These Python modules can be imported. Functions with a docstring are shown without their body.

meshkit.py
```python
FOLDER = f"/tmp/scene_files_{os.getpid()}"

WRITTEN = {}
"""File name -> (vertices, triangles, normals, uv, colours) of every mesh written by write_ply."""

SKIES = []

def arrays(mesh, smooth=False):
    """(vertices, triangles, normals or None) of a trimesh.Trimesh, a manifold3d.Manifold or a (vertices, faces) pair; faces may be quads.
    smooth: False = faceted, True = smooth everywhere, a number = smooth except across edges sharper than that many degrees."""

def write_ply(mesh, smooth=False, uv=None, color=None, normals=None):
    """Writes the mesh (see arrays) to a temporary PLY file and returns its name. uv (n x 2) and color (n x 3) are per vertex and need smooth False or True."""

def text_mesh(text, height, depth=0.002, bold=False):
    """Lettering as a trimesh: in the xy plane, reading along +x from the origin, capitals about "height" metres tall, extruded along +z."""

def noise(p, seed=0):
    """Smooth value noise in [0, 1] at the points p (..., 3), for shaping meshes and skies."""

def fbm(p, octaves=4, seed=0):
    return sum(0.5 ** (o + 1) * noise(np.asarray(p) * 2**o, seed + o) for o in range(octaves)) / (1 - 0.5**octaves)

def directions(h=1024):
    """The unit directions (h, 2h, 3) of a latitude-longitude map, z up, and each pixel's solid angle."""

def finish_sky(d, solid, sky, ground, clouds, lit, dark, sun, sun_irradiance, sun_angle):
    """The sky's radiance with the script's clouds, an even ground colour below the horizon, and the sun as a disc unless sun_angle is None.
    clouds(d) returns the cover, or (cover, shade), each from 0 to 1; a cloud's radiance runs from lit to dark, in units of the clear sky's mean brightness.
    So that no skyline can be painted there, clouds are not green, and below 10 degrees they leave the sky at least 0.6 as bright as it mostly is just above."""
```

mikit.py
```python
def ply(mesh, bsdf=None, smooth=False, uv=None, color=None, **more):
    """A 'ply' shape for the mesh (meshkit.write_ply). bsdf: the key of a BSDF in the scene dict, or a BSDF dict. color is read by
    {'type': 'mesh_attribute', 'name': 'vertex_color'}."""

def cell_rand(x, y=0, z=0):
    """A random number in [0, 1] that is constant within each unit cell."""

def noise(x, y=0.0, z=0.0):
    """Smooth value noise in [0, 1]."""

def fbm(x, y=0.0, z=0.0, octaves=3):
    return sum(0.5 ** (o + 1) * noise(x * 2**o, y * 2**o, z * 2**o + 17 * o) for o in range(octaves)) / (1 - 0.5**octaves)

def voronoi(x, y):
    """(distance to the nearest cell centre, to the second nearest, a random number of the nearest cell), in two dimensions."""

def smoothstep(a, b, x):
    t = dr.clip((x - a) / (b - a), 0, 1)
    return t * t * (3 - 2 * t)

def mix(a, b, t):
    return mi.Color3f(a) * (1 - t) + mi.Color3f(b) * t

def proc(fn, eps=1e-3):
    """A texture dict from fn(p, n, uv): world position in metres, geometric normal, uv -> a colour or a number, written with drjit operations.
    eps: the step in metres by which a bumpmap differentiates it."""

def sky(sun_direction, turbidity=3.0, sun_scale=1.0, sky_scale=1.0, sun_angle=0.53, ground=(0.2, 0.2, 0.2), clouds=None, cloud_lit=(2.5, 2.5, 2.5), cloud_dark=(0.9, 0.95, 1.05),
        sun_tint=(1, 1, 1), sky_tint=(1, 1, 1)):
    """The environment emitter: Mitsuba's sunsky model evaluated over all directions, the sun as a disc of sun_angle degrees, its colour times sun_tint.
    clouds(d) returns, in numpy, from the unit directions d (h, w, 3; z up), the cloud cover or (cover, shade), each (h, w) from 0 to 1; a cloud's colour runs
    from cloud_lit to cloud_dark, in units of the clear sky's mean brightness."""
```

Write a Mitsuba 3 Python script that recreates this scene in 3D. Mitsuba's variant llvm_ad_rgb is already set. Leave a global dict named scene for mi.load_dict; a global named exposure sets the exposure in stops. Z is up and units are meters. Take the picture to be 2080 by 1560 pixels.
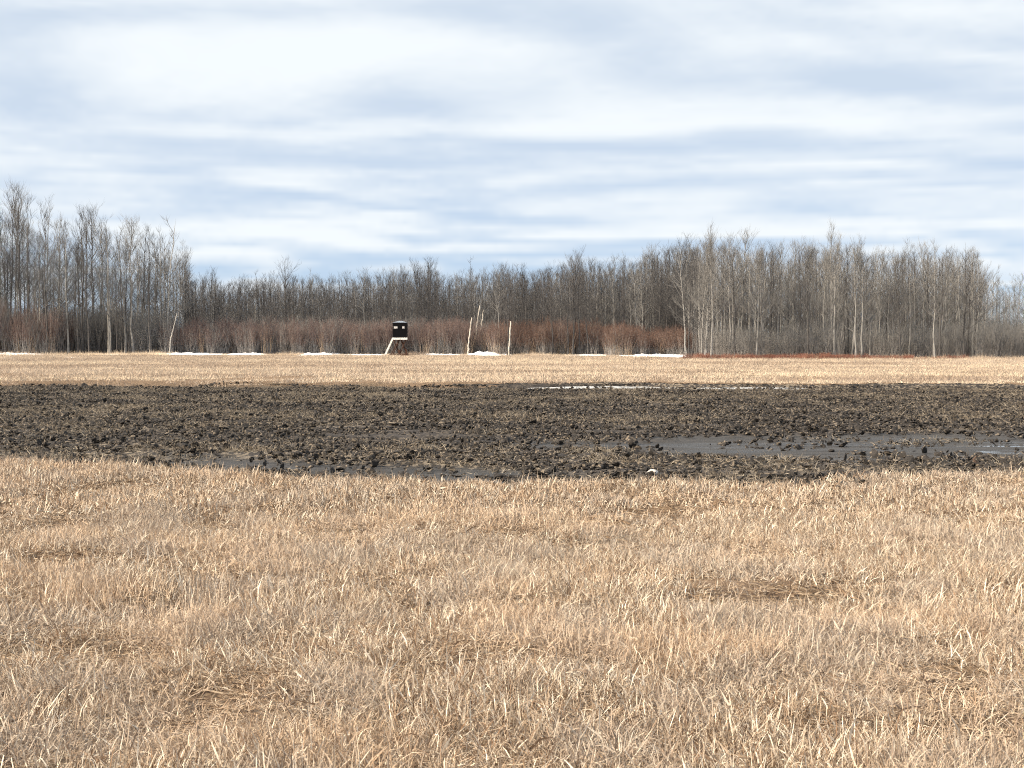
import math
import numpy as np, trimesh
import drjit as dr, mitsuba as mi, mikit, meshkit
from mikit import proc, noise, fbm, cell_rand, smoothstep, mix

T = mi.ScalarTransform4f
scene, labels = {}, {}

# ------------------------------------------------------------------ camera, sky, exposure
F, HORIZON, EYE = 3000.0, 698.0, 1.6          # focal length in pixels of the 2080 wide photograph
PITCH = math.atan((780 - HORIZON) / F)
scene['camera'] = {'type': 'perspective', 'fov': 2 * math.degrees(math.atan(1040 / F)), 'fov_axis': 'x',
                   'near_clip': 0.1, 'far_clip': 6000.0,
                   'to_world': T().look_at(origin=[0, 0, EYE], target=[0, math.cos(PITCH), EYE - math.sin(PITCH)], up=[0, 0, 1])}


def vnoise(p, seed, octaves, gain=.5):
    out, w = 0, 0
    for o in range(octaves):
        out = out + gain ** o * meshkit.noise(p * 2 ** o + 31.7 * o, seed + o)
        w += gain ** o
    return out / w


def clouds(d):
    e = np.maximum(d[..., 2], 0)
    r = 1.0 / (e + 0.072)                     # a flat deck, curved a little near the horizon
    x, y = d[..., 0] * r, d[..., 1] * r
    z = np.zeros_like(x)
    wx = vnoise(np.stack([x * .9, y * .9, z], -1), 5, 3) - .5
    wy = vnoise(np.stack([x * .9, y * .9, z + 3], -1), 9, 3) - .5
    x, y = x + 1.0 * wx, y + .9 * wy
    puff = vnoise(np.stack([x * 2.6, y * 4.4, z], -1), 511, 6, .56)
    roll = meshkit.noise(np.stack([x * 1.1, y * 3.4, z + 2], -1), 551)
    big = vnoise(np.stack([x * .45 + 4.3, y * .45, z], -1), 3, 2)
    low = np.exp(-e / .07)
    n = .50 * puff + .28 * roll + .26 * big
    s = np.clip((n - .36 + .05 * low) / .32, 0, 1)
    s = .5 * s + .5 * s * s * (3 - 2 * s)
    return 1 - .6 * low * s, s * (.68 + .32 * low)


SUN = (-0.74, -0.28, 0.58)
scene['sky'] = mikit.sky(SUN, turbidity=3.0, sun_scale=1.5, sun_angle=3.0, sun_tint=(.96, 1.0, 1.09), clouds=clouds,
                         cloud_lit=(2.28, 2.41, 2.50), cloud_dark=(1.30, 1.58, 1.96), sky_tint=(.86, 1.0, 1.20), ground=(.2, .17, .13))
exposure = 2.2

# ------------------------------------------------------------------ helpers
rng = np.random.default_rng(7)


def at(u, v, y):
    """The point at distance y (along +y) that stands u, v on the photograph."""
    a, b = (u - 1040) / F, (v - 780) / F
    dy, dz = math.cos(PITCH) - b * math.sin(PITCH) * 1.0, -math.sin(PITCH) - b * math.cos(PITCH)
    return np.array([a / dy * y, y, EYE + dz / dy * y])


def put(name):
    key, k = name, 0
    while key in used:
        k += 1
        key = f'{name}_{k:03d}'
    used.add(key)
    return key


used = set()


def label(key, text=None, cat=None, group=None, kind=None):
    labels[key] = {k: v for k, v in (('label', text), ('category', cat), ('group', group), ('kind', kind)) if v}


def tubes(P, R, sides=3, tip=True):
    """Many tapered tubes at once. P (n, k, 3), R (n, k): all end in a point when tip."""
    P, R = np.asarray(P, float), np.asarray(R, float)
    n, k, _ = P.shape
    t = np.gradient(P, axis=1)
    t /= np.linalg.norm(t, axis=2, keepdims=True) + 1e-9
    ref = np.where(np.abs(t[..., 2:]) < .9, [0, 0, 1.0], [1.0, 0, 0])
    a = np.cross(t, ref)
    a /= np.linalg.norm(a, axis=2, keepdims=True) + 1e-9
    b = np.cross(t, a)
    ang = np.arange(sides) * 2 * np.pi / sides
    ring = P[:, :, None] + R[:, :, None, None] * (np.cos(ang)[:, None] * a[:, :, None] + np.sin(ang)[:, None] * b[:, :, None])
    rings = k - 1 if tip else k
    v = ring[:, :rings].reshape(n, -1, 3)
    f = []
    for i in range(rings - 1):
        for j in range(sides):
            p, q = i * sides + j, i * sides + (j + 1) % sides
            f += [[p, q, q + sides], [p, q + sides, p + sides]]
    if tip:
        v = np.concatenate([v, P[:, -1:]], 1)
        for j in range(sides):
            f.append([(rings - 1) * sides + j, (rings - 1) * sides + (j + 1) % sides, rings * sides])
    m = v.shape[1]
    f = np.array(f)[None] + (np.arange(n) * m)[:, None, None]
    return v.reshape(-1, 3), f.reshape(-1, 3)


def join(parts):
    vs, fs, k = [], [], 0
    for v, f in parts:
        vs.append(v)
        fs.append(f + k)
        k += len(v)
    return np.vstack(vs), np.vstack(fs)


def box(x, y, z, sx, sy, sz, bevel=.008):
    """A box by centre and size with chamfered upright and level edges."""
    b = min(bevel, sx / 3, sy / 3, sz / 3)
    h = np.array([sx, sy, sz]) / 2
    pts = []
    for s in np.ndindex(2, 2, 2):
        s = np.array(s) * 2 - 1
        for k in range(3):
            c = h - b
            c[k] = h[k]
            pts.append(s * c)
    m = trimesh.convex.convex_hull(np.array(pts))
    return m.vertices + [x, y, z], m.faces


def bar(p, q, w, d=None):
    """A squared timber from p to q, w wide and d deep."""
    p, q = np.array(p, float), np.array(q, float)
    d = d or w
    L = np.linalg.norm(q - p)
    v, f = box(0, 0, L / 2, w, d, L, .01)
    z = (q - p) / L
    x = np.cross([0, 1, 0], z)
    x /= np.linalg.norm(x)
    return v @ np.stack([x, np.cross(z, x), z]) + p, f


def shape(name, mesh, mat, parent=None, smooth=False, **more):
    key = put(name) if parent is None else put(f'{parent}__{name}')
    scene[key] = mikit.ply(mesh, mat, smooth=smooth, **more)
    return key


def group(name, **parts):
    scene[name] = {'type': 'shapegroup', **parts}


def inst(key, grp, m):
    scene[key] = {'type': 'instance', 'shapegroup': {'type': 'ref', 'id': grp}, 'to_world': m}


def mat4(x, y, z, yaw, s=1.0, sz=None, tilt=0, tdir=0):
    c, n = math.cos(yaw), math.sin(yaw)
    m = np.eye(4)
    m[:3, :3] = np.array([[c, -n, 0], [n, c, 0], [0, 0, 1.0]]) @ np.diag([s, s, s if sz is None else sz])
    if tilt:
        a = np.array([math.cos(tdir), math.sin(tdir), 0])
        K = np.array([[0, -a[2], a[1]], [a[2], 0, -a[0]], [-a[1], a[0], 0]])
        m[:3, :3] = (np.eye(3) + math.sin(tilt) * K + (1 - math.cos(tilt)) * K @ K) @ m[:3, :3]
    m[:3, 3] = x, y, z
    return T(m)


# ------------------------------------------------------------------ materials
def matte(fn_or_rgb, rough=.9, spec=.25, bump=None):
    c = proc(fn_or_rgb) if callable(fn_or_rgb) else {'type': 'rgb', 'value': list(fn_or_rgb)}
    b = {'type': 'principled', 'base_color': c, 'roughness': rough if not callable(rough) else proc(rough), 'specular': spec}
    if bump:
        b = {'type': 'bumpmap', 'arbitrary': proc(bump[0], eps=bump[2]), 'scale': bump[1], 'bsdf': b}
    return {'type': 'twosided', 'bsdf': b}


def grass_colour(p, n, uv):
    r, r2 = uv.x, uv.y
    c = mix((.41, .325, .243), (.83, .76, .64), smoothstep(.30, 1.0, r))           # tan to pale straw
    c = mix(c, (.20, .125, .078), smoothstep(.60, .85, r2) * .9)                   # rusty brown leaves
    c = mix(c, (.42, .365, .315), smoothstep(.48, .70, noise(p.x * 2.6, p.y * 1.9, 2.0)) * .38)   # weathered greyer patches
    c = mix(c, (.57, .435, .315), smoothstep(.52, .75, noise(p.x * 1.6 + 9, p.y * 1.2, 7.0)) * .35)   # warmer ones
    return c


def old_grass_colour(p, n, uv):
    c = mix((.25, .18, .12), (.42, .335, .245), smoothstep(.2, .9, uv.x))       # last year's flattened, rotting blades
    return mix(c, (.16, .11, .075), smoothstep(.6, .85, uv.y))


scene['old_grass_blade'] = {'type': 'principledthin', 'base_color': proc(old_grass_colour), 'roughness': .75, 'diff_trans': .2, 'spec_trans': 0.0, 'eta': 1.3}
scene['grass_blade'] = {'type': 'principledthin', 'base_color': proc(grass_colour), 'roughness': .62, 'diff_trans': .25, 'spec_trans': 0.0, 'eta': 1.4}


def far_grass_colour(p, n, uv):
    c = mix((.51, .41, .32), (.65, .57, .465), smoothstep(.4, .9, uv.x))
    c = mix(c, (.38, .30, .235), smoothstep(.44, .60, fbm(p.x * .05, p.y * .30, 3.0)) * .85)   # long brown streaks across the field
    c = mix(c, (.70, .59, .45), smoothstep(.50, .66, fbm(p.x * .06 + 30, p.y * .35, 9.0)) * .8)
    return c


scene['far_grass_blade'] = {'type': 'principledthin', 'base_color': proc(far_grass_colour), 'roughness': .65, 'diff_trans': .5, 'spec_trans': 0.0, 'eta': 1.4}


def thatch(p, n, uv):
    c = mix((.055, .040, .030), (.13, .092, .065), fbm(p.x * 9, p.y * 9, 1.0))
    return mix(c, (.27, .20, .13), smoothstep(.5, .7, noise(p.x * 60, p.y * 60, 4.0)) * .5)


scene['thatch'] = matte(thatch, .95, .1)


def soil_colour(p, n, uv):
    m = uv.x                                                                    # smooth wet mud, see np_mud
    c = mix((.015, .0135, .013), (.042, .037, .034), fbm(p.x * 6, p.y * 6, 3.0))
    straw = smoothstep(.52, .66, noise(p.x * 16, p.y * 11, p.z * 16)) * (.25 + .75 * uv.y)
    c = mix(c, (.24, .20, .15), straw * .6)
    wet = mix((.018, .0175, .0175), (.046, .0445, .043), fbm(p.x * 1.2, p.y * 7.0, 6.0))
    return mix(c, wet, m)


def soil_rough(p, n, uv):
    m = uv.x                                                                    # smooth wet mud, see np_mud
    return .9 - m * (.16 + .20 * smoothstep(.45, .7, fbm(p.x * .6, p.y * 2.5, 8.0)))


scene['soil'] = matte(soil_colour, soil_rough, .35)


def clod_colour(p, n, uv):
    c = mix((.014, .013, .0125), (.044, .039, .036), fbm(p.x * 9, p.y * 9, p.z * 9))
    return mix(c, (.20, .165, .125), smoothstep(.63, .75, noise(p.x * 28, p.y * 22, p.z * 28)) * .7)


scene['clod_soil'] = matte(clod_colour, .85, .3)


def residue_colour(p, n, uv):
    c = mix((.22, .185, .145), (.42, .37, .295), smoothstep(.3, .9, uv.x))
    return mix(c, (.10, .08, .06), smoothstep(.62, .72, uv.y))


scene['straw_leaf'] = {'type': 'principledthin', 'base_color': proc(residue_colour), 'roughness': .65, 'diff_trans': .4, 'spec_trans': 0.0, 'eta': 1.4}
scene['water'] = {'type': 'principled', 'base_color': {'type': 'rgb', 'value': [.03, .03, .028]}, 'roughness': .06, 'specular': .5}
scene['old_ice'] = matte(lambda p, n, uv: mix((.26, .27, .27), (.42, .43, .44), fbm(p.x * 1.5, p.y * 3, 1.0)), .5, .5)
scene['snow'] = matte(lambda p, n, uv: mix(mix((.80, .81, .83), (.88, .88, .89), fbm(p.x * 2, p.y * 2, p.z * 2)), (.50, .46, .42), smoothstep(.60, .78, fbm(p.x * 1.3, p.y * .9, 5.0)) * .8), .8, .3)


def bark(lo, hi, patch):
    def fn(p, n, uv):
        c = mix(lo, hi, noise(p.x * .55, p.y * .55, p.z * .08))               # tone from tree to tree
        return mix(c, patch, smoothstep(.62, .75, noise(p.x * 3, p.y * 3, p.z * 1.6)) * .6)
    return matte(fn, .9, .15)


scene['bark_dark'] = bark((.054, .051, .052), (.105, .101, .100), (.045, .042, .041))
scene['bark_grey'] = bark((.175, .171, .166), (.30, .295, .285), (.10, .096, .093))
scene['bark_pale'] = bark((.28, .268, .248), (.42, .405, .375), (.13, .12, .11))
scene['twigs_dark'] = bark((.064, .062, .063), (.112, .109, .109), (.058, .055, .055))
scene['twigs_grey'] = bark((.145, .142, .138), (.235, .231, .224), (.115, .112, .106))
scene['stems_grey'] = bark((.16, .150, .147), (.28, .268, .258), (.10, .092, .089))
scene['twigs_red'] = bark((.125, .090, .084), (.19, .138, .122), (.11, .085, .08))
scene['twigs_rust'] = bark((.108, .068, .056), (.160, .105, .083), (.10, .065, .055))
scene['stems_tan'] = bark((.27, .20, .145), (.38, .30, .22), (.15, .11, .09))
scene['shoots_red'] = bark((.15, .062, .048), (.23, .115, .085), (.24, .16, .115))
scene['dead_wood'] = bark((.50, .465, .41), (.62, .59, .535), (.30, .27, .23))
scene['black_paint'] = matte(lambda p, n, uv: mix((.0035, .0035, .0045), (.007, .007, .009), fbm(p.x * 6, p.y * 6, p.z * 2)), .7, .08)
scene['white_paint'] = matte(lambda p, n, uv: mix((.74, .75, .72), (.84, .84, .81), fbm(p.x * 5, p.y * 5, p.z * 5)), .6, .4)
scene['brown_timber'] = matte(lambda p, n, uv: mix((.045, .022, .016), (.085, .045, .032), fbm(p.x * 8, p.y * 8, p.z * 3)), .85, .2)
scene['roof_metal'] = {'type': 'twosided', 'bsdf': {'type': 'principled', 'base_color': {'type': 'rgb', 'value': [.50, .53, .55]}, 'metallic': .85, 'roughness': .32}}
scene['pale_plastic'] = matte((.55, .54, .53), .4, .5)
scene['stone_grey'] = matte(lambda p, n, uv: mix((.45, .43, .41), (.62, .60, .57), fbm(p.x * 30, p.y * 30, p.z * 30)), .85, .3)
scene['stalk_brown'] = matte((.085, .058, .045), .85, .2)


# ------------------------------------------------------------------ ground
def near_edge(x):      # where the near grass ends (distance along y)
    return 16.7 + .27 * np.maximum(-x - .5, 0) ** 1.35 + .16 * np.maximum(x - 2.5, 0) ** 1.5 + .5 * (vnoise(np.stack([x * .7, x * 0, x * 0], -1), 4, 3) - .5)


def far_edge(x):       # where the ploughed strip ends
    return 54.0 - .10 * x + 2.5 * (vnoise(np.stack([x * .25, x * 0, x * 0 + 5], -1), 6, 3) - .5)


def sm(a, b, x):
    t = np.clip((x - a) / (b - a), 0.0, 1.0)
    return t * t * (3 - 2 * t)


def hump(x, y):        # the lie of the land under the grass
    p = np.stack([x, y, x * 0], -1)
    near = np.exp(-np.maximum(y - 25, 0) / 30)
    return (.16 * (vnoise(p * [.55, .8, 1], 12, 3) - .5) + .09 * (vnoise(p * [2.0, 2.4, 1], 15, 2) - .5)) * (.35 + .65 * near) + .16 * sm(-.1, .7, y - far_edge(x)) * (y < 400)


def ground_z(x, y):
    cut = sm(-.2, .5, y - near_edge(x)) * sm(-.2, .6, far_edge(x) - y)
    return hump(x, y) - .17 * cut


def axis(*spans):
    out = [np.arange(a, b, s) for a, b, s in spans]
    return np.concatenate(out)


def grid(xs, ys, fz):
    X, Y = np.meshgrid(xs, ys)
    Z = fz(X, Y)
    n, m = len(xs), len(ys)
    i, j = np.meshgrid(np.arange(n - 1), np.arange(m - 1))
    a = (j * n + i).ravel()
    f = np.vstack([np.stack([a, a + 1, a + n + 1], 1), np.stack([a, a + n + 1, a + n], 1)])
    return np.stack([X, Y, Z], -1).reshape(-1, 3), f


gx = axis((-3000, -300, 300), (-300, -60, 15), (-60, -26, 2), (-26, -9, .5), (-9, 9, .16), (9, 26, .5), (26, 60, 2), (60, 300, 15), (300, 3001, 300))
gy = axis((-200, 0, 20), (0, 22, .16), (22, 60, .6), (60, 260, 2.5), (260, 600, 20), (600, 4001, 200))
shape('ground', grid(gx, gy, ground_z), 'thatch', smooth=True)
label('ground', kind='structure')


def np_mud(x, y):
    """1 where the soil has settled into smooth wet mud: the long wallow at the right and the wheel rut along the near grass."""
    w = (vnoise(np.stack([x * .45, y * 1.1, x * 0 + 5], -1), 0, 5, .6) - .5) * 3.8
    half = 1.5 + 2.0 * sm(-1, 5, x)
    s1 = sm(-.5, 1.0, half - np.abs(y - 23.6 - .04 * (x - 4)) + w) * sm(-.5, 2.0, x + 1.0 + .6 * w)
    s2 = sm(-.2, .6, 1.45 - np.abs(y - near_edge(x) - 2.0) + w * .35) * sm(-5.6, -4.2, x + w * .25) * sm(-1.2, .5, -x - w * .25)
    return np.maximum(s1, s2)


def residue(x, y):
    """How thickly straw lies on the soil: bands along the strip."""
    return sm(.40, .62, vnoise(np.stack([x * .16, y * .55, x * 0], -1), 70, 4) + .10 * np.exp(-np.maximum(y - near_edge(x) - 1, 0) / 3.5) + .05 * sm(2, -6, x))


def soil_z(x, y):
    p = np.stack([x, y, x * 0], -1)
    m = np_mud(x, y)
    rough = .06 * (vnoise(p * [3.2, 3.6, 1], 33, 3) - .45) + .07 * np.abs(vnoise(p * [5.5, 6.0, 1], 35, 2) - .5)
    rows = .022 * np.sin(y * 2 * np.pi / 1.5 + 1.5 * vnoise(p * [.2, .2, 1], 8, 2) * 6)
    z = -.055 + rough + rows
    flat = -.085 + .022 * (vnoise(p * [.8, 3.5, 1], 41, 4) - .5)
    edge = np.minimum(sm(-.6, .4, y - near_edge(x)), sm(-.3, .5, far_edge(x) - y))
    z = (z * (1 - m) + flat * m) * edge + (-.24) * (1 - edge)
    q = y - far_edge(x)                                                            # the bare cut bank under the far sod
    bank = sm(-.9, -.5, q) * (1 - sm(.5, .8, q)) * sm(-6, 0, x + 6 * vnoise(p * [.4, .4, 1], 91, 3) - 3)
    return z + np.clip(bank, 0, 1) * np.maximum(ground_z(x, y) + .07 * vnoise(p * [4, 4, 1], 92, 3) - z, 0)


soil = grid(axis((-26, -12, .12), (-12, 12, .07), (12, 26, .12)), axis((15, 34, .07), (34, 64, .12)), soil_z)
shape('ploughed_soil', soil, 'soil', smooth=True, uv=np.stack([np_mud(soil[0][:, 0], soil[0][:, 1]), residue(soil[0][:, 0], soil[0][:, 1])], -1))
label('ploughed_soil', kind='structure')


# ------------------------------------------------------------------ snow and standing water
def blob(cx, cy, rx, ry, h, seed, n=(140, 30), base=None, flat=False):
    """A low drift: an uneven outline over an ellipse, rising to h."""
    a = np.linspace(0, 2 * np.pi, n[0], endpoint=False)
    r = np.linspace(0, 1, n[1])
    A, Rr = np.meshgrid(a, r)
    wob = 1 + .8 * (vnoise(np.stack([np.cos(A) * 2.4, np.sin(A) * 2.4, A * 0], -1), seed, 5, .65) - .5)
    X, Y = cx + rx * Rr * wob * np.cos(A), cy + ry * Rr * wob * np.sin(A)
    bump = vnoise(np.stack([X * .9, Y * .5, X * 0], -1), seed + 5, 5, .65)
    b = ground_z(X, Y) if base is None else base
    Z = b + (h * (1 - Rr ** 2.2) * (1.9 * bump - .42) - .03 * (Rr > .97) if not flat else 0)
    m, k = n
    i, j = np.meshgrid(np.arange(m), np.arange(k - 1))
    p, q = (j * m + i).ravel(), (j * m + (i + 1) % m).ravel()
    f = np.vstack([np.stack([p, q + m, q], 1), np.stack([p, p + m, q + m], 1)])
    return np.stack([X, Y, Z + 0 * X], -1).reshape(-1, 3), f


def span(u0, u1, y):
    a, b = (u0 - 1040) / F * y, (u1 - 1040) / F * y
    return (a + b) / 2, (b - a) / 2


SNOW = [  # u0, u1, distance, half depth, height, label
    (-60, 95, 178, 9, .42, 'broken white snow patch under the red brush at the left edge of the field'),
    (-40, 34, 142, 2.2, .10, 'thin sliver of snow lying in the grass at the far left'),
    (132, 166, 148, 1.6, .10, 'tiny snow sliver in the grass before the left grove'),
    (172, 268, 179, 3, .16, 'broken bits of snow at the foot of the left grove'),
    (290, 470, 181, 7, .42, 'snow bank between the left grove and the red brush'),
    (455, 560, 182, 6, .34, 'snow bank before the red brush midway between the left grove and the black blind'),
    (598, 702, 183, 7, .42, 'long snow bank before the brush left of the black blind'),
    (690, 800, 180, 4, .18, 'thin strip of snow running up to the foot of the white stair'),
    (836, 950, 181, 5, .22, 'thin strip of snow between the black blind and the first pale snag'),
    (944, 1056, 181, 9, .62, 'high white snow drift between the pale snags'),
    (1060, 1140, 178, 5, .20, 'faint broken snow strip to the right of the last pale snag'),
    (1140, 1300, 170, 6, .22, 'patchy snow strip under the rust coloured brush'),
    (1250, 1425, 160, 6, .34, 'long snow strip at the right end of the rust coloured brush'),
    (1672, 1722, 138, 2.5, .14, 'small snow sliver among red shoots before the right wood'),
]
for u0, u1, y, ry, h, text in SNOW:
    deep = ry * 1.9 if 270 < u0 < 1400 else ry
    y = y - ry + deep
    cx, rx = span(u0, u1, y)
    k = shape('snow_patch', blob(cx, y, rx, deep, h, int(u0 + 500)), 'snow', smooth=True)
    label(k, text, 'snow')
for u0, u1, y, ry, text in [(900, 990, 54.6, .45, 'short thin strip of old ice along the far furrow'),
                            (1090, 1430, 53.2, .55, 'long thin strip of pale ice along the far edge of the ploughed soil'),
                            (1400, 1660, 52.2, .40, 'faint broken ice strip at the right end of the far furrow')]:
    cx, rx = span(u0, u1, y)
    k = shape('ice_strip', blob(cx, y, rx, ry, .09, int(u0), base=.0), 'old_ice', smooth=True)
    label(k, text, 'ice')
k = shape('puddle', blob(9.4, 23.4, 2.6, 1.9, 0, 77, base=-.0895, flat=True), 'water')
label(k, kind='structure')

# ------------------------------------------------------------------ trees
GOLD = 2.399963


def unit(v):
    return v / (np.linalg.norm(v, axis=-1, keepdims=True) + 1e-9)


def along(P, t):
    """Points and tangents on the polylines P (n, k, 3) at t (n, m) from 0 to 1."""
    k = P.shape[1] - 1
    s = np.clip(t * k, 0, k - 1e-6)
    i = s.astype(int)
    w = (s - i)[..., None]
    r = np.arange(len(P))[:, None]
    return P[r, i] * (1 - w) + P[r, i + 1] * w, unit(P[r, i + 1] - P[r, i])


def sprout(base, dirs, L, K, bend, wob, g):
    """Polylines of K points from base along dirs, bending upwards by bend."""
    P = [base]
    d = dirs
    for _ in range(K - 1):
        d = unit(d + np.array([0, 0, bend]) + wob * g.normal(size=d.shape))
        P.append(P[-1] + d * (L / (K - 1))[..., None])
    return np.stack(P, -2)


def rotated(tan, ang, g):
    side = unit(np.cross(tan, g.normal(size=tan.shape)))
    return unit(tan * np.cos(ang)[..., None] + side * np.sin(ang)[..., None])


def make_tree(seed, h=13.0, first=.42, n1=26, len1=.20, spread=(60, 22), n2=6, n3=5, rad=.0085, wob=.014, lean=0.0, twig=.0058):
    g = np.random.default_rng(seed)
    K = 10
    t = np.linspace(0, 1, K)
    drift = np.cumsum(g.normal(size=(K, 2)) * wob * h * .35, 0)
    trunk = np.zeros((1, K, 3))
    trunk[0, :, :2] = drift - drift[0]
    trunk[0, :, 0] += lean * h * t ** 1.2
    trunk[0, :, 2] = t * h
    R0 = rad * h
    R = (R0 * (1 - .93 * t ** .9) + .010)[None]
    R[0, 0] *= 1.35
    tm = tubes(trunk, R, 6)
    t1 = np.sort(first + (.97 - first) * g.random(n1) ** 1.2)[None]
    b, tan = along(trunk, t1)
    b, tan, t1 = b[0], tan[0], t1[0]
    q = (t1 - first) / (1 - first)
    th = np.radians(spread[0] + (spread[1] - spread[0]) * q + 9 * g.normal(size=n1))
    az = np.arange(n1) * GOLD + g.normal(size=n1) * .5
    d = np.stack([np.sin(th) * np.cos(az), np.sin(th) * np.sin(az), np.cos(th)], -1)
    L1 = len1 * h * (1.0 - .50 * q) * (.55 + .6 * g.random(n1))
    B1 = sprout(b, d, L1, 5, .16, .05, g)
    r1 = np.clip(.011 * L1 + .006, .012, .06)
    parts = [tubes(B1, r1[:, None] * np.array([1, .8, .62, .45, .3]), 4)]
    t2 = .18 + .80 * g.random((n1, n2))
    b, tan = along(B1, t2)
    L2 = L1[:, None] * (.52 - .25 * t2) * (.6 + .7 * g.random(t2.shape)) + .15
    B2 = sprout(b.reshape(-1, 3), rotated(tan, np.radians(24 + 24 * g.random(t2.shape)), g).reshape(-1, 3), L2.ravel(), 4, .16, .07, g)
    parts.append(tubes(B2, np.full((n1 * n2, 1), twig * 1.25) * np.array([1, .85, .7, .5]), 3))
    t3 = .15 + .85 * g.random((n1 * n2, n3))
    b, tan = along(B2, t3)
    L3 = (.22 + .62 * g.random(t3.shape)) * h / 13
    B3 = sprout(b.reshape(-1, 3), rotated(tan, np.radians(14 + 28 * g.random(t3.shape)), g).reshape(-1, 3), L3.ravel(), 3, .26, .06, g)
    parts.append(tubes(B3, np.full((len(B3), 1), twig * .85) * np.array([1, .8, .5]), 3))
    return tm, join(parts)


TREES = {}


def tree_kind(name, bark_key, twig_key, **kw):
    tm, cm = make_tree(**kw)
    group(name, trunk=mikit.ply(tm, bark_key, smooth=40), crown=mikit.ply(cm, twig_key))
    TREES[name] = kw.get('h', 13.0)


for i in range(4):    # narrow aspens, dark
    tree_kind(f'aspen_dark_{i}', 'bark_dark', 'twigs_dark', seed=100 + i, first=.22 + .07 * i, n1=26, len1=.235)
for i in range(4):    # grey aspens
    tree_kind(f'aspen_grey_{i}', 'bark_grey', 'twigs_grey', seed=200 + i, first=.24 + .07 * i, n1=26, len1=.25, wob=.018)
for i in range(2):    # pale trunks
    tree_kind(f'aspen_pale_{i}', 'bark_pale', 'twigs_grey', seed=300 + i, first=.4, n1=22, len1=.18)
for i in range(3):    # broad crowned poplars
    tree_kind(f'poplar_{i}', 'bark_dark', 'twigs_dark', seed=400 + i, first=.34, n1=18, len1=.36, spread=(48, 18), n2=8, n3=6, rad=.0105)
for i in range(3):    # broad grey crowns
    tree_kind(f'poplar_grey_{i}', 'bark_grey', 'twigs_grey', seed=500 + i, first=.36, n1=26, len1=.31, spread=(58, 18), n2=7, n3=6, rad=.0095)
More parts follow.
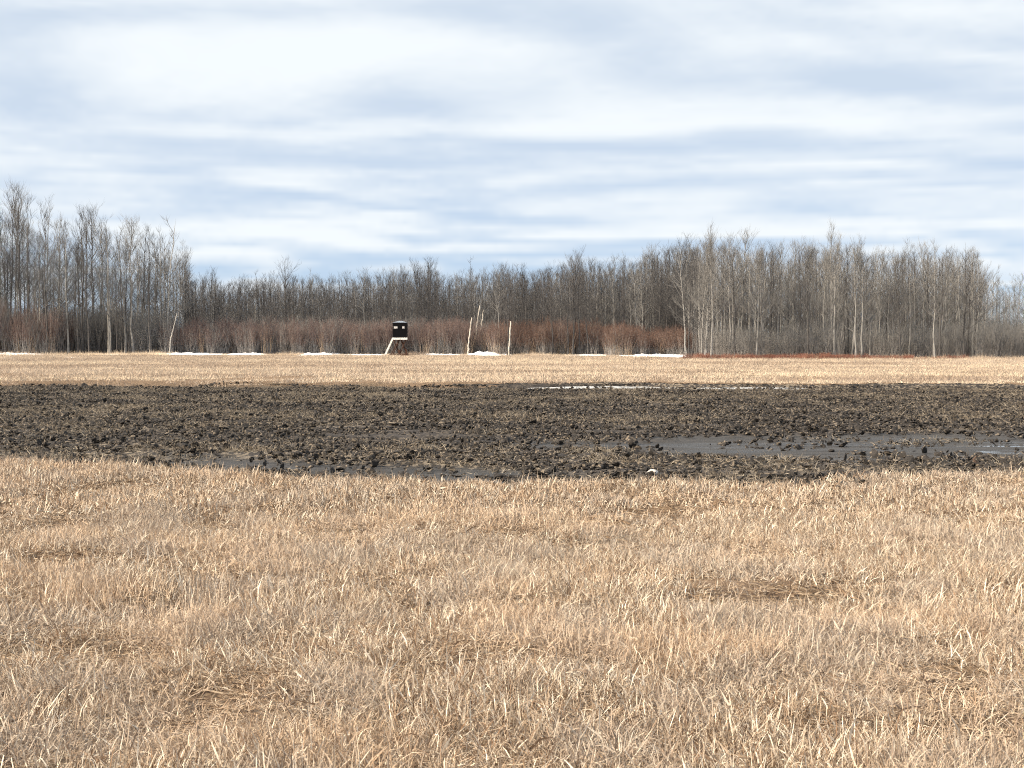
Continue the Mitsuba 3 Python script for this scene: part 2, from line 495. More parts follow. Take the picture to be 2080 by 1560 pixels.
for i in range(3):    # plainer trees for the rows behind
    tree_kind(f'back_dark_{i}', 'bark_dark', 'twigs_dark', seed=700 + i, first=.2, n1=22, len1=.26, n2=5, n3=4, twig=.0065)
    tree_kind(f'back_grey_{i}', 'bark_grey', 'twigs_grey', seed=710 + i, first=.25, n1=22, len1=.26, n2=5, n3=4, twig=.0065)
tree_kind('thin_tree', 'bark_pale', 'twigs_grey', seed=610, first=.45, n1=13, len1=.22, spread=(50, 22), n2=5, n3=4, lean=.10, wob=.012, rad=.0062, twig=.009)
tree_kind('spire_tree', 'bark_dark', 'twigs_dark', seed=620, first=.62, n1=16, len1=.085, n2=4, n3=3)

PROFILE = np.array([(-60, 400), (0, 400), (40, 378), (80, 392), (120, 420), (165, 412), (215, 432), (260, 445), (310, 445), (350, 462), (378, 500), (390, 565), (430, 552),
                    (470, 565), (525, 556), (580, 552), (640, 552), (690, 556), (760, 546), (800, 540), (850, 534), (880, 534), (905, 566), (935, 545), (985, 548),
                    (1015, 530), (1050, 535), (1080, 542), (1130, 530), (1175, 512), (1210, 530), (1250, 516), (1320, 502), (1385, 486), (1440, 482), (1505, 484),
                    (1560, 488), (1600, 492), (1690, 478), (1750, 500), (1800, 506), (1830, 496), (1885, 490), (1950, 505), (1990, 512), (2012, 545), (2040, 556), (2140, 545)], float)


def top_z(u, y, f):
    """The height above the ground that reaches the fraction f of the skyline."""
    v = np.interp(u, PROFILE[:, 0], PROFILE[:, 1])
    return (EYE + (HORIZON - v) / F * y) * f


def plant_tree(key, kind, u, y, height, tilt=0, tdir=0, yaw=None):
    s = .935 * height / TREES[kind]            # the topmost twigs stand above the trunk's end
    x = (u - 1040) / F * y
    w = min(1.25, max(.8, s)) if s > 1.25 or s < .8 else s
    inst(key, kind, mat4(x, y, float(ground_z(np.array(x), np.array(y))) - .05, rng.random() * 6.283 if yaw is None else yaw, w if abs(w - s) < .5 * s else s, s, tilt, tdir))


# singled-out trees first
SINGLE = [  # kind, u, v_top, distance, tilt, tdir, yaw, name, label
    ('thin_tree', 336, 424, 190, 0, 0, 0.0, 'aspen_tree', 'thin pale leaning tree standing alone at the right edge of the left grove'),
    ('spire_tree', 958, 510, 205, 0, 0, 1.0, 'aspen_tree', 'tall thin spire of a tree rising behind the first pale snag'),
    ('poplar_1', 868, 528, 208, 0, 0, .6, 'poplar_tree', 'broad dark tree with open fan crown just right of the black blind'),
    ('poplar_0', 848, 536, 212, 0, 0, 2.6, 'poplar_tree', 'dark forked tree left of the fan crowned one above the black blind'),
    ('poplar_2', 584, 536, 205, 0, 0, 1.4, 'poplar_tree', 'rounded dark tree standing above the skyline left of the blind'),
    ('spire_tree', 526, 538, 215, 0, 0, 2.0, 'aspen_tree', 'slim tree poking above the skyline left of the rounded dark tree'),
    ('poplar_grey_0', 1508, 470, 158, 0, 0, 3.0, 'poplar_tree', 'tall wide topped tree standing clear above the right wood'),
    ('poplar_grey_1', 1440, 478, 160, 0, 0, 1.0, 'poplar_tree', 'tall open tree left of the wide topped tree in the right wood'),
    ('aspen_grey_1', 1395, 482, 162, -.06, 1.57, .3, 'aspen_tree', 'left leaning tall tree at the skyline of the right wood'),
    ('poplar_grey_1', 1690, 474, 152, 0, 0, 4.0, 'poplar_tree', 'tallest twiggy tree in the middle of the right wood'),
    ('aspen_dark_1', 1178, 506, 178, 0, 0, 2.0, 'aspen_tree', 'tall dark tree above the rust coloured brush'),
    ('aspen_dark_2', 42, 377, 186, 0, 0, .7, 'aspen_tree', 'tallest dark aspen of the left grove, near its left end'),
    ('poplar_grey_0', 1975, 505, 148, 0, 0, 5.0, 'poplar_tree', 'rounded grey crown that closes the right wood before the gap of sky'),
]
for kind, u, v, y, tilt, tdir, yaw, name, text in SINGLE:
    k = put(name)
    plant_tree(k, kind, u, y, EYE + (HORIZON - v) / F * y, tilt, tdir, yaw)
    label(k, text, 'tree')

DARK = ['aspen_dark_0', 'aspen_dark_1', 'aspen_dark_2', 'aspen_dark_3']
GREY = ['aspen_grey_0', 'aspen_grey_1', 'aspen_grey_2', 'aspen_grey_3']
PALE = ['aspen_pale_0', 'aspen_pale_1']
WIDE = ['poplar_0', 'poplar_1', 'poplar_2']
WIDEG = ['poplar_grey_0', 'poplar_grey_1', 'poplar_grey_2']
GROVES = [  # u range, y range, count, kinds, heights as a fraction of the skyline, group
    ((-40, 372), (184, 212), 72, DARK * 2 + GREY * 3 + PALE, (.68, 1.0), 'bare aspens of the left grove'),
    ((375, 1000), (198, 225), 82, DARK * 4 + WIDE * 3 + GREY, (.74, 1.0), 'bare trees behind the red brush'),
    ((1000, 1420), (176, 205), 56, DARK * 5 + GREY * 2 + WIDE * 3, (.74, 1.0), 'bare trees behind the rust coloured brush'),
    ((1420, 2000), (139, 168), 76, GREY * 4 + DARK * 3 + PALE + WIDEG * 6, (.80, 1.0), 'bare trees of the right wood'),
    ((1995, 2110), (150, 175), 12, GREY * 2 + DARK, (.75, 1.0), 'small aspens at the far right'),
]
LOOK = {'aspen_dark': 'dark slender bare aspen', 'aspen_grey': 'grey slender bare aspen', 'aspen_pale': 'pale trunked bare aspen', 'poplar_grey': 'grey broad crowned bare tree', 'poplar': 'dark broad crowned bare tree'}
PLACE = [(45, 'at the far left end of the left grove'), (130, 'rising over the red brush in the left grove'), (250, 'in the middle of the left grove'), (374, 'in the left grove by the lone leaning tree'),
         (500, 'just right of the left grove'), (640, 'around the rounded dark tree'), (775, 'between the rounded dark tree and the blind'), (900, 'behind the black blind'),
         (1000, 'behind the pale snags'), (1120, 'over the left end of the rust coloured brush'), (1260, 'over the middle of the rust coloured brush'), (1420, 'over the right end of the rust coloured brush'),
         (1490, 'at the left end of the right wood'), (1620, 'around the wide topped tree of the right wood'), (1760, 'around the tallest twiggy tree of the right wood'),
         (1880, 'in the thinner part of the right wood'), (2001, 'at the right end of the right wood'), (9999, 'at the far right beyond the gap of sky')]
for (u0, u1), (y0, y1), n, kinds, (f0, f1), grp in GROVES:
    us = u0 + (u1 - u0) * (np.arange(n) + rng.random(n)) / n
    for u in us:
        y = y0 + (y1 - y0) * rng.random() ** 1.4
        kind = kinds[rng.integers(len(kinds))]
        k = put('poplar_tree' if 'poplar' in kind else 'aspen_tree')
        q = rng.random() ** .7
        plant_tree(k, kind, u, y, top_z(u, y, f0 + (f1 - f0) * q), rng.normal() * .02, rng.random() * 6.28)
        label(k, ('tall ' if q > .85 else 'low ' if q < .5 else '') + LOOK[kind.rstrip('0123456789').rstrip('_')] + ' ' + next(t for e_, t in PLACE if u < e_), 'tree', grp)

BACKD, BACKG = [f'back_dark_{i}' for i in range(3)], [f'back_grey_{i}' for i in range(3)]
MASS = [((-60, 380), (200, 240), 22, BACKD + BACKG * 2, (.55, .85)), ((375, 1010), (215, 275), 520, BACKD * 4 + BACKG, (.70, .96)), ((1000, 1440), (190, 250), 400, BACKD * 4 + BACKG, (.70, .96)),
        ((1400, 1995), (155, 225), 300, BACKG * 2 + BACKD * 2, (.68, .95)), ((1995, 2120), (170, 215), 16, BACKG + BACKD, (.6, .9))]
c = 0
for (u0, u1), (y0, y1), n, kinds, (f0, f1) in MASS:
    for u in u0 + (u1 - u0) * (np.arange(n) + rng.random(n)) / n:
        y = y0 + (y1 - y0) * rng.random()
        c += 1
        plant_tree(f'woodland__{c:04d}', kinds[rng.integers(len(kinds))], u, y, top_z(u, y, f0 + (f1 - f0) * rng.random()), rng.normal() * .02, rng.random() * 6.28)
label('woodland', 'mass of bare trees filling the woods behind the front rows', 'woodland', kind='stuff')


# ------------------------------------------------------------------ brush: stems and twigs in clumps
def make_brush(seed, n=26, h=3.8, r=.55, twigs=7, thick=.011, low=.45):
    g = np.random.default_rng(seed)
    a, rr = g.random(n) * 6.283, r * np.sqrt(g.random(n))
    base = np.stack([rr * np.cos(a), rr * np.sin(a), np.full(n, -.1)], -1)
    d = unit(np.stack([.16 * g.normal(size=n), .16 * g.normal(size=n), np.ones(n)], -1))
    L = h * (.62 + .42 * g.random(n))
    S = sprout(base, d, L, 5, .05, .07, g)
    stems = tubes(S, thick * np.array([1.25, 1.05, .85, .65, .4])[None] * (.7 + .6 * g.random((n, 1))), 3)
    t = low + (1 - low) * g.random((n, twigs))
    b, tan = along(S, t)
    Lt = (.35 + .75 * g.random(t.shape)) * h / 3.8
    W = sprout(b.reshape(-1, 3), rotated(tan, np.radians(14 + 24 * g.random(t.shape)), g).reshape(-1, 3), Lt.ravel(), 3, .12, .10, g)
    return stems, tubes(W, np.full((len(W), 1), thick * .72) * np.array([1, .8, .45]), 3)


def brush_kind(name, stem_mat, twig_mat, **kw):
    s, t = make_brush(**kw)
    group(name, stem=mikit.ply(s, stem_mat), twig=mikit.ply(t, twig_mat))


for i in range(4):
    brush_kind(f'red_brush_{i}', 'stems_grey', 'twigs_red', seed=700 + i, twigs=11, n=26)
for i in range(4):
    brush_kind(f'rust_brush_{i}', 'stems_grey', 'twigs_rust', seed=760 + i, twigs=11, n=26)
    brush_kind(f'tan_brush_{i}', 'stems_tan', 'twigs_red', seed=780 + i, twigs=7, n=14)
    brush_kind(f'grey_brush_{i}', 'stems_grey', 'twigs_grey', seed=720 + i, twigs=8, n=18, h=4.6, r=.7, low=.3)
for i in range(3):
    brush_kind(f'red_shoot_{i}', 'shoots_red', 'shoots_red', seed=740 + i, twigs=3, n=40, h=.62, r=.5, thick=.007, low=.3)


def scatter_brush(name, kinds, n, u_range, y_range, hf, edge=None):
    global c
    for u in u_range[0] + (u_range[1] - u_range[0]) * rng.random(n):
        lift = .80 + .40 * float(vnoise(np.array([u * .035, 0, 0]), 90, 2))
        y = y_range[0] + (y_range[1] - y_range[0]) * rng.random()
        x = (u - 1040) / F * y
        s = hf(u) * lift * (.75 + .4 * rng.random())
        c += 1
        inst(f'{name}__{c:04d}', kinds[rng.integers(len(kinds))], mat4(x, y, float(ground_z(np.array(x), np.array(y))), rng.random() * 6.283, min(s, 1.15), s))


RUST, TAN = [f'rust_brush_{i}' for i in range(4)], [f'tan_brush_{i}' for i in range(4)]
RED, GRY, SHOOT = [f'red_brush_{i}' for i in range(4)], [f'grey_brush_{i}' for i in range(4)], [f'red_shoot_{i}' for i in range(3)]
red_h = lambda u: np.interp(u, [-50, 0, 130, 350, 420, 600, 760, 870, 1000, 1200, 1330, 1430], [1.65, 1.65, 1.3, 1.05, 1.0, 1.08, 1.08, 1.08, 1.05, .95, .78, .72])
scatter_brush('red_brush', RED * 2 + TAN + GRY, 190, (-70, 140), (184, 200), red_h)
scatter_brush('red_brush', RED * 4 + TAN + GRY, 620, (335, 1010), (187, 202), red_h)
scatter_brush('red_brush', RED + RUST * 2 + TAN, 330, (1000, 1300), (178, 195), red_h)
scatter_brush('red_brush', RUST * 3 + TAN, 240, (1230, 1440), (166, 182), red_h)
label('red_brush', 'belt of leafless red twigged brush along the foot of the woods', 'brush', kind='stuff')
scatter_brush('grey_brush', GRY, 230, (100, 350), (187, 212), lambda u: 1.35)
scatter_brush('grey_brush', GRY, 560, (1420, 2110), (140, 165), lambda u: .72)
scatter_brush('grey_brush', GRY, 260, (1420, 2110), (165, 190), lambda u: .85)
scatter_brush('grey_brush', GRY, 380, (375, 1440), (203, 225), lambda u: 1.15)
label('grey_brush', 'tangle of thin grey saplings and undergrowth between the tree trunks', 'undergrowth', kind='stuff')
scatter_brush('red_shoots', SHOOT, 150, (1390, 1760), (135.5, 139.5), lambda u: 1.0)
scatter_brush('red_shoots', SHOOT, 45, (1760, 1960), (136, 139), lambda u: .8)
label('red_shoots', 'strip of low bright red shoots at the foot of the right wood', 'shoots', kind='stuff')


# ------------------------------------------------------------------ pale snags
def snag(pts, y, r0, r1, text):
    P = np.array([at(u, v, y) for u, v in pts])
    P[0, 2] = float(ground_z(P[0, 0], P[0, 1])) - .1
    t = np.linspace(0, 1, 14)
    s = np.linspace(0, 1, len(P))
    Q = np.stack([np.interp(t, s, P[:, k]) for k in range(3)], -1)
    g = np.random.default_rng(int(pts[0][0]))
    Q[1:] += g.normal(size=(13, 3)) * [.02, .02, 0]
    R = (r0 + (r1 - r0) * t) * (1 + .12 * g.normal(size=14))
    k = shape('dead_snag', tubes(Q[None], R[None], 8, tip=False), 'bark_pale' if pts[0][0] < 400 else 'dead_wood', smooth=50)
    label(k, text, 'snag')


snag([(949.5, 727), (952, 692), (955, 672), (958.5, 645)], 178, .09, .06, 'bare pale snag leaning right on the snow, first one right of the blind')
snag([(966, 722), (968, 668), (971, 645), (974.5, 620)], 194, .095, .055, 'tallest bare pale snag, its foot hidden in the brush')
snag([(974, 722), (977, 677), (979, 655), (982, 631)], 195, .085, .05, 'slim pale snag just right of the tallest one')
snag([(1033.5, 722), (1034.5, 700), (1036.5, 675), (1037, 652)], 175, .10, .07, 'straight pale snag at the right end of the snow drift')
snag([(343, 705), (347, 685), (352, 668), (359, 636)], 184, .08, .04, 'pale dead stem leaning right at the edge of the left grove')

# ------------------------------------------------------------------ hunting blind
BY = 178.0
HB = 'hunting_blind'
label(HB, 'black box blind with two pale windows on a white edged stand of crossed brown timbers', 'hunting blind')
BX = at(812.8, 725, BY)[0]
pxm = BY / F


def bz(v):
    return EYE + (HORIZON - v) * pxm


def bx(u):
    return BX + (u - 812.8) * pxm


gz0 = float(ground_z(np.array(BX), np.array(BY)))
W, D, z0, z1 = 1.70, 1.7, bz(686.2), bz(655.6)
cab = shape('cabin', join([box(BX, BY, (z0 + z1) / 2, W, D, z1 - z0, .012)]), 'black_paint', HB)
for i, x in enumerate(np.linspace(-W / 2 + .2125, W / 2 - .2125, 4)):     # sheet joints as thin battens
    pass
for u0, u1 in ((801.2, 808.6), (818.0, 822.8)):
    x0, x1 = bx(u0), bx(u1)
    zc, hh = bz(665.3), 4.6 * pxm
    wk = shape('window', join([box((x0 + x1) / 2, BY - D / 2 - .012, zc, x1 - x0, .02, hh, .004)]), 'pale_plastic', HB)
    fr = [box((x0 + x1) / 2, BY - D / 2 - .018, zc + s * (hh / 2 + .018), x1 - x0 + .09, .036, .034, .004) for s in (-1, 1)]
    fr += [box(s, BY - D / 2 - .017, zc, .03, .034, hh + .004, .004) for s in (x0 - .016, x1 + .016)]
    shape('frame', join(fr), 'black_paint', wk)
pk = np.array([bx(814.5), BY, bz(651.4)])
e = .03
ec = [np.array([BX + sx * (W / 2 + e), BY + sy * (D / 2 + e), z1 + .005]) for sx, sy in ((-1, -1), (1, -1), (1, 1), (-1, 1))]
rv = np.array(ec + [c_ + [0, 0, .015] for c_ in ec] + [pk + [0, 0, .02]])
rf = np.array([[0, 2, 1], [0, 3, 2]] + [x for i in range(4) for x in ([i, (i + 1) % 4, 4 + (i + 1) % 4], [i, 4 + (i + 1) % 4, 4 + i], [4 + i, 4 + (i + 1) % 4, 8])])
rk = shape('roof', (rv, rf), 'roof_metal', HB)
shape('ridge_cap', box(pk[0], pk[1], pk[2] + .03, .16, .16, .09, .02), 'brown_timber', rk)
zf = (bz(686) + bz(690.2)) / 2
for u0, u1 in ((797.4, 814.0), (814.7, 828.6)):
    shape('fascia_board', box((bx(u0) + bx(u1)) / 2, BY - D / 2 - .09, zf, bx(u1) - bx(u0), .04, 4.1 * pxm, .006), 'white_paint', HB)
shape('deck', box(BX, BY, zf, W + .10, D + .12, .14, .01), 'brown_timber', HB)
yf, yb = BY - D / 2 + .06, BY + D / 2 - .06
zt, zb = bz(690), gz0
for a_, b_ in (((811, yf), (794.5, yf)), ((815, yf + .13), (827.2, yf + .13)), ((825.5, yf), (811.5, yf)), ((800.5, yf + .13), (813, yf + .13)),
               ((811, yb), (796, yb)), ((815, yb - .13), (828, yb - .13))):
    shape('brace', bar([bx(a_[0]), a_[1], zt], [bx(b_[0]), b_[1], zb - .02], .10, .07), 'brown_timber', HB)
for y_ in (yf - .06, yb + .06):
    for u0, u1 in ((792.5, 803), (807, 828.4)):
        shape('skid', box((bx(u0) + bx(u1)) / 2, y_ - .04, zb + .10, bx(u1) - bx(u0), .18, .26, .02), 'brown_timber', HB)
for u_ in (812.3, 827):
    shape('post', box(bx(u_), yf - .03, zb + .36, .22 if u_ < 820 else .13, .12, .72 if u_ < 820 else .8, .015), 'brown_timber', HB)
st = put(HB + '__stair')
for j, dy in enumerate((-.02, .62)):
    shape('stringer', bar([bx(798.2), BY - D / 2 - .05 + dy, bz(689.5)], [bx(782.6), BY - D / 2 - .05 + dy, gz0 - .02], .17, .06), 'white_paint', st)
for t_ in np.linspace(.12, .92, 8):
    shape('tread', box(bx(798.2 - 15.6 * t_), BY - D / 2 - .05 + .30, bz(689.5) * (1 - t_) + gz0 * t_, .14, .55, .035, .006), 'white_paint', st)


# ------------------------------------------------------------------ grass
def blades(seed, n, r, Lr, wr, K=4, lean=(8, 75), droop=.5, upright=.0):
    """n curved ribbons in a disc of radius r: (vertices, faces, uv)."""
    g = np.random.default_rng(seed)
    a, rr = g.random(n) * 6.283, r * np.sqrt(g.random(n))
    base = np.stack([rr * np.cos(a), rr * np.sin(a), -.01 + .03 * g.random(n)], -1)
    th = np.radians(lean[0] + (lean[1] - lean[0]) * g.random(n) ** .8)
    az = g.random(n) * 6.283
    L = Lr[0] + (Lr[1] - Lr[0]) * g.random(n) ** 1.6
    w = wr[0] + (wr[1] - wr[0]) * g.random(n) ** 2
    bend = droop * (g.random(n) * 1.6 - .15)
    P = [base]
    t = th
    for k in range(K - 1):
        d = np.stack([np.sin(t) * np.cos(az), np.sin(t) * np.sin(az), np.cos(t)], -1)
        P.append(P[-1] + d * (L / (K - 1))[:, None])
        t = t + bend * 1.6 / (K - 1) * 1.5
        az = az + g.normal(size=n) * .16
    P = np.stack(P, 1)
    P[..., 2] = np.maximum(P[..., 2], .004 * (1 + np.arange(K)) * 0 + P[:, :1, 2] * .3)
    sa = g.random(n) * 6.283
    side = np.stack([np.cos(sa), np.sin(sa), .5 * g.normal(size=n)], -1)
    side = unit(side)
    v, prof = [], np.linspace(1, .55, K)
    for k in range(K - 1):
        v += [P[:, k] - side * (w * prof[k] / 2)[:, None], P[:, k] + side * (w * prof[k] / 2)[:, None]]
    v.append(P[:, -1])
    v = np.stack(v, 1)
    f = []
    for k in range(K - 2):
        f += [[2 * k, 2 * k + 1, 2 * k + 3], [2 * k, 2 * k + 3, 2 * k + 2]]
    f.append([2 * K - 4, 2 * K - 3, 2 * K - 2])
    m = v.shape[1]
    f = np.array(f)[None] + (np.arange(n) * m)[:, None, None]
    uv = np.repeat(g.random((n, 2)), m, 0)
    return v.reshape(-1, 3), f.reshape(-1, 3), uv


def grass_kind(name, mat, *sets):
    vs, fs, us, k = [], [], [], 0
    for s in sets:
        v, f, uv = blades(**s)
        vs.append(v), fs.append(f + k), us.append(uv)
        k += len(v)
    group(name, blade=mikit.ply((np.vstack(vs), np.vstack(fs)), mat, uv=np.vstack(us)))


for i in range(6):
    grass_kind(f'tuft_near_{i}', 'grass_blade',
               dict(seed=800 + i, n=135, r=.25, Lr=(.025, .11), wr=(.0032, .0072), lean=(20, 95), droop=.5),
               dict(seed=820 + i, n=95, r=.21, Lr=(.05, .145), wr=(.003, .0068), lean=(3, 50), droop=.45),
               dict(seed=840 + i, n=4, r=.2, Lr=(.08, .17), wr=(.008, .012), lean=(15, 75), droop=.5))
for i in range(4):
    grass_kind(f'tuft_middle_{i}', 'grass_blade',
               dict(seed=850 + i, n=92, r=.27, Lr=(.03, .12), wr=(.005, .0105), K=3, lean=(20, 92), droop=.5),
               dict(seed=880 + i, n=76, r=.23, Lr=(.06, .155), wr=(.0047, .0096), K=3, lean=(3, 48), droop=.4))
    grass_kind(f'tuft_back_{i}', 'grass_blade',
               dict(seed=860 + i, n=55, r=.29, Lr=(.035, .12), wr=(.009, .017), K=3, lean=(20, 92), droop=.5),
               dict(seed=890 + i, n=48, r=.25, Lr=(.06, .16), wr=(.008, .015), K=3, lean=(3, 45), droop=.4))


def strew(name, kinds, x, y, z, s, sz=None, tilt=.12):
    global c
    for i in range(len(x)):
        c += 1
        inst(f'{name}__{c:05d}', kinds[rng.integers(len(kinds))], mat4(x[i], y[i], z[i], rng.random() * 6.283, s[i], s[i] if sz is None else sz[i], abs(rng.normal()) * tilt, rng.random() * 6.283))


def tussock(x, y):
    return vnoise(np.stack([x * 1.5, y * 1.5, x * 0 + 1], -1), 50, 3)


def wedge(n, y0, y1, margin=.8):
    """Points spread evenly over the part of the ground in view between two distances."""
    y = np.sqrt(y0 ** 2 + (y1 ** 2 - y0 ** 2) * rng.random(n))
    return (rng.random(n) * 2 - 1) * (.352 * y + margin), y


for i in range(4):
    grass_kind(f'mat_near_{i}', 'old_grass_blade', dict(seed=1000 + i, n=120, r=.30, Lr=(.04, .14), wr=(.004, .009), K=3, lean=(70, 93), droop=.15))
    grass_kind(f'mat_back_{i}', 'old_grass_blade', dict(seed=1010 + i, n=75, r=.36, Lr=(.05, .15), wr=(.008, .016), K=3, lean=(70, 93), droop=.15))
NEAR = [f'tuft_near_{i}' for i in range(6)]
MIDDLE, BACK = [f'tuft_middle_{i}' for i in range(4)], [f'tuft_back_{i}' for i in range(4)]
for kinds, n, y0, y1 in ((NEAR, 1250, 4.6, 8.3), (MIDDLE, 2000, 8.1, 13.4), (BACK, 3200, 13.1, 22.5)):
    x, y = wedge(n, y0, y1)
    ok = (y < near_edge(x) + .1) & (rng.random(n) < .36 + .8 * sm(.32, .52, tussock(x, y)))
    x, y = x[ok], y[ok]
    t = tussock(x, y)
    s = .82 + .3 * rng.random(len(x))
    strew('grass', kinds, x, y, ground_z(x, y), s, s * (.40 + 1.15 * t))
for kinds, n, y0, y1 in (('mat_near', 900, 4.6, 9.5), ('mat_back', 1900, 9.3, 22)):
    x, y = wedge(n, y0, y1)
    ok = y < near_edge(x)
    x, y = x[ok], y[ok]
    strew('grass', [f'{kinds}_{i}' for i in range(4)], x, y, ground_z(x, y), .9 + .3 * rng.random(len(x)), None, .04)
label('grass', 'dry tan meadow grass filling the foreground', 'grass', kind='stuff')

for i in range(5):
    grass_kind(f'tuft_far_{i}', 'far_grass_blade',
               dict(seed=900 + i, n=150, r=.95, Lr=(.07, .20), wr=(.018, .034), K=3, lean=(15, 80), droop=.5),
               dict(seed=920 + i, n=26, r=.8, Lr=(.14, .30), wr=(.012, .022), K=3, lean=(2, 35), droop=.3))
FAR = [f'tuft_far_{i}' for i in range(5)]
x, y = wedge(7800, 51, 192, 2)
ok = (y > far_edge(x) + np.where(x > -4, .55, -.1)) & (rng.random(len(x)) < np.where(y > 150, .75, 1)) & ~((x > 15) & (y > 150))
x, y = x[ok], y[ok]
t = vnoise(np.stack([x * .12, y * .35, x * 0], -1), 60, 3)
s = .9 + .3 * rng.random(len(x))
strew('far_grass', FAR, x, y, ground_z(x, y), s, s * (.45 + 1.0 * t), .03)
for u0, u1, y0, y1, n in ((100, 350, 176, 184, 130), (826, 860, 178, 182, 22), (560, 605, 179, 183, 14), (1056, 1130, 174, 180, 30), (1420, 2090, 139, 142, 80), (-40, 120, 168, 178, 40)):
    y = y0 + (y1 - y0) * rng.random(n)
    x = (u0 + (u1 - u0) * rng.random(n) - 1040) / F * y
    s = .8 + .5 * rng.random(n)
    strew('far_grass', FAR, x, y, ground_z(x, y), s, s * (1.2 + 1.6 * rng.random(n)), .05)
label('far_grass', 'dry tan grass of the far field between the ploughed soil and the woods', 'grass', kind='stuff')


# ------------------------------------------------------------------ clods and straw on the ploughed strip
def lump(seed, n=1):
    g = np.random.default_rng(seed)
    m = trimesh.creation.icosphere(0)
    v = m.vertices * (.65 + .7 * g.random(len(m.vertices)))[:, None]
    return v, m.faces


def clod_patch(seed, n, r, size):
    g = np.random.default_rng(seed)
    parts = []
    for i in range(n):
        v, f = lump(seed * 50 + i)
        s = size[0] + (size[1] - size[0]) * g.random() ** 2.2
        tl, a0, a1 = abs(g.normal()) * .75, g.random() * 6.283, g.random() * 6.283
        q = trimesh.transformations.euler_matrix(a0, tl, a1, 'rzyz')[:3, :3]
        v = (v * np.array([1.15, .75 + .3 * g.random(), .20 + .25 * g.random()])) @ q.T * s
        a, rr = g.random() * 6.283, r * math.sqrt(g.random())
        parts.append((v + [rr * math.cos(a), rr * math.sin(a), s * .18 + .008], f))
    return join(parts)


for i in range(5):
    group(f'clods_{i}', clod=mikit.ply(clod_patch(30 + i, 90, .9, (.014, .060)), 'clod_soil'))
    grass_kind(f'litter_{i}', 'straw_leaf', dict(seed=950 + i, n=90, r=.55, Lr=(.05, .19), wr=(.005, .011), K=3, lean=(35, 92), droop=.5),
               dict(seed=970 + i, n=14, r=.5, Lr=(.05, .14), wr=(.004, .008), K=3, lean=(0, 40), droop=.3))
x, y = wedge(2800, 15.8, 59, 1)
m_ = np_mud(x, y)
ok = (y > near_edge(x) + .1) & (y < far_edge(x) + .25) & (rng.random(len(x)) > m_ * .90)
x, y = x[ok], y[ok]
s = .8 + .5 * rng.random(len(x))
strew('clods', [f'clods_{i}' for i in range(5)], x, y, np.maximum(soil_z(x, y), ground_z(x, y)), s, s, .05)
label('clods', 'dark turned clods covering the ploughed strip', 'clods', kind='stuff')
x, y = wedge(5600, 15.8, 59, 1)
m_ = np_mud(x, y)
cov = residue(x, y)
ok = (y > near_edge(x) - .1) & (y < far_edge(x) + .3) & (rng.random(len(x)) > m_ * .90) & (rng.random(len(x)) < cov * .75 + .10)
x, y = x[ok], y[ok]
s = .85 + .4 * rng.random(len(x))
strew('straw', [f'litter_{i}' for i in range(5)], x, y, np.maximum(soil_z(x, y) + .02, ground_z(x, y) + .01), s, s, .05)
label('straw', 'straw and stubble litter over the ploughed strip', 'straw', kind='stuff')


# ------------------------------------------------------------------ single small things
def ground_at(u, v):
    y = EYE * F / (v - HORIZON)
    return (u - 1040) / F * y, y


def rock(name, mat, u, v, w, h, seed, text, cat):
    x, y = ground_at(u, v)
    m = trimesh.creation.icosphere(3)
    d = vnoise(m.vertices * 1.3 + seed, seed, 4)
    vv = m.vertices * (.75 + .6 * d)[:, None]
    vv = vv / np.abs(vv).max(0) * [w / 2, w * .4, h * .6]
    z = float(soil_z(np.array(x), np.array(y)))
    k = shape(name, (vv + [x, y, z + h * .35], m.faces), mat, smooth=True)
    label(k, text, cat)


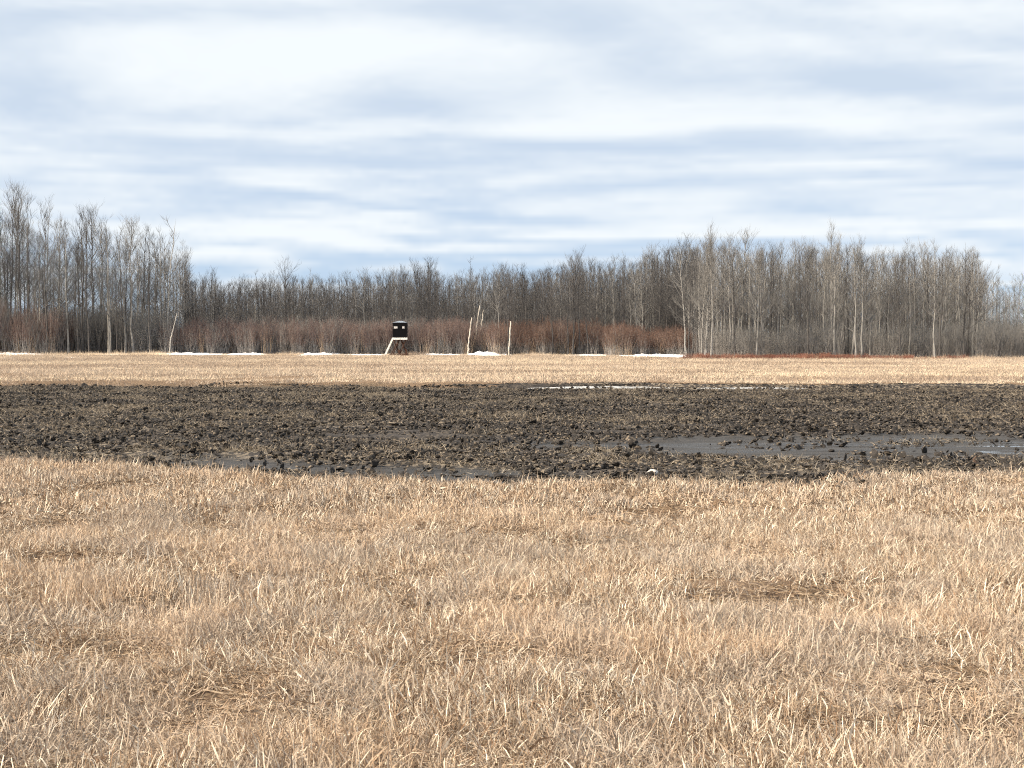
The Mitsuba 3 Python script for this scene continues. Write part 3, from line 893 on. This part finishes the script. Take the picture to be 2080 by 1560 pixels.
rock('stone', 'stone_grey', 1325, 962, .16, .11, 3, 'pale grey stone lying in the soil at the edge of the near grass', 'stone')
rock('clod', 'clod_soil', 1573, 963, .15, .10, 5, 'large dark clod by the near grass, right of the pale stone', 'clod')
rock('clod', 'clod_soil', 1285, 893, .19, .11, 6, 'dark clod standing up at the left end of the smooth mud', 'clod')
rock('clod', 'clod_soil', 1690, 907, .10, .05, 7, 'small dark clod out on the smooth mud, left of the others', 'clod')
rock('clod', 'clod_soil', 1815, 901, .09, .04, 8, 'tiny dark clod on the back of the smooth mud', 'clod')
rock('clod', 'clod_soil', 1909, 914, .16, .065, 9, 'flat dark clod in the middle of the smooth mud', 'clod')
rock('clod', 'clod_soil', 2066, 935, .20, .10, 10, 'dark clod at the right edge of the picture before the puddle', 'clod')
x, y = ground_at(1985, 945)
z = float(soil_z(np.array(x), np.array(y)))
rt = np.array([[x + .16, y, z - .02], [x + .06, y, z + .03], [x, y, z + .07], [x - .03, y + .02, z + .13], [x + .01, y, z + .19]])
k = shape('root', tubes(rt[None], np.array([[.012, .022, .026, .02, .012]]), 7), 'stalk_brown', smooth=50)
label(k, 'dark bent root sticking up at the near side of the puddle', 'root')


def stalk(u, v, h, lean, text, seed):
    g = np.random.default_rng(seed)
    y = EYE * F / (v - HORIZON)
    x = (u - 1040) / F * y
    z = float(ground_z(np.array(x), np.array(y)))
    t = np.linspace(0, 1, 7)
    P = np.stack([x + lean * h * t + .01 * g.normal(size=7) * t, y + .1 * h * t, z + h * t], -1)
    m = [tubes(P[None], (.0022 * (1 - .6 * t))[None], 5)]
    for i in range(4):
        tt = .45 + .13 * i
        b = P[0] * 0 + [np.interp(tt, t, P[:, j]) for j in range(3)]
        m.append(tubes(sprout(b[None], unit(np.array([[g.normal() * .6, g.normal() * .6, .9]])), np.array([.05]), 3, 0, .1, g), np.array([[.0018, .0014, .001]]), 4))
    k = shape('weed_stalk', join(m), 'stalk_brown')
    label(k, text, 'weed')


stalk(600, 1495, .20, -.45, 'dark bare weed stalk leaning left low in the grass, left of centre', 1)
stalk(1920, 1475, .17, -.6, 'dark bare weed stalk leaning left in the grass at the lower right', 2)
stalk(283, 1290, .20, .12, 'thin dark weed stalk upright in the grass at the left', 3)
stalk(1680, 1440, .20, -.15, 'thin brown weed stalk in the grass left of the leaning one at lower right', 4)
stalk(146, 1180, .17, -.05, 'short dark weed stalk at the left, farther back in the grass', 5)
stalk(1240, 1220, .16, -.02, 'thin dark weed stalk standing in the middle of the grass', 6)
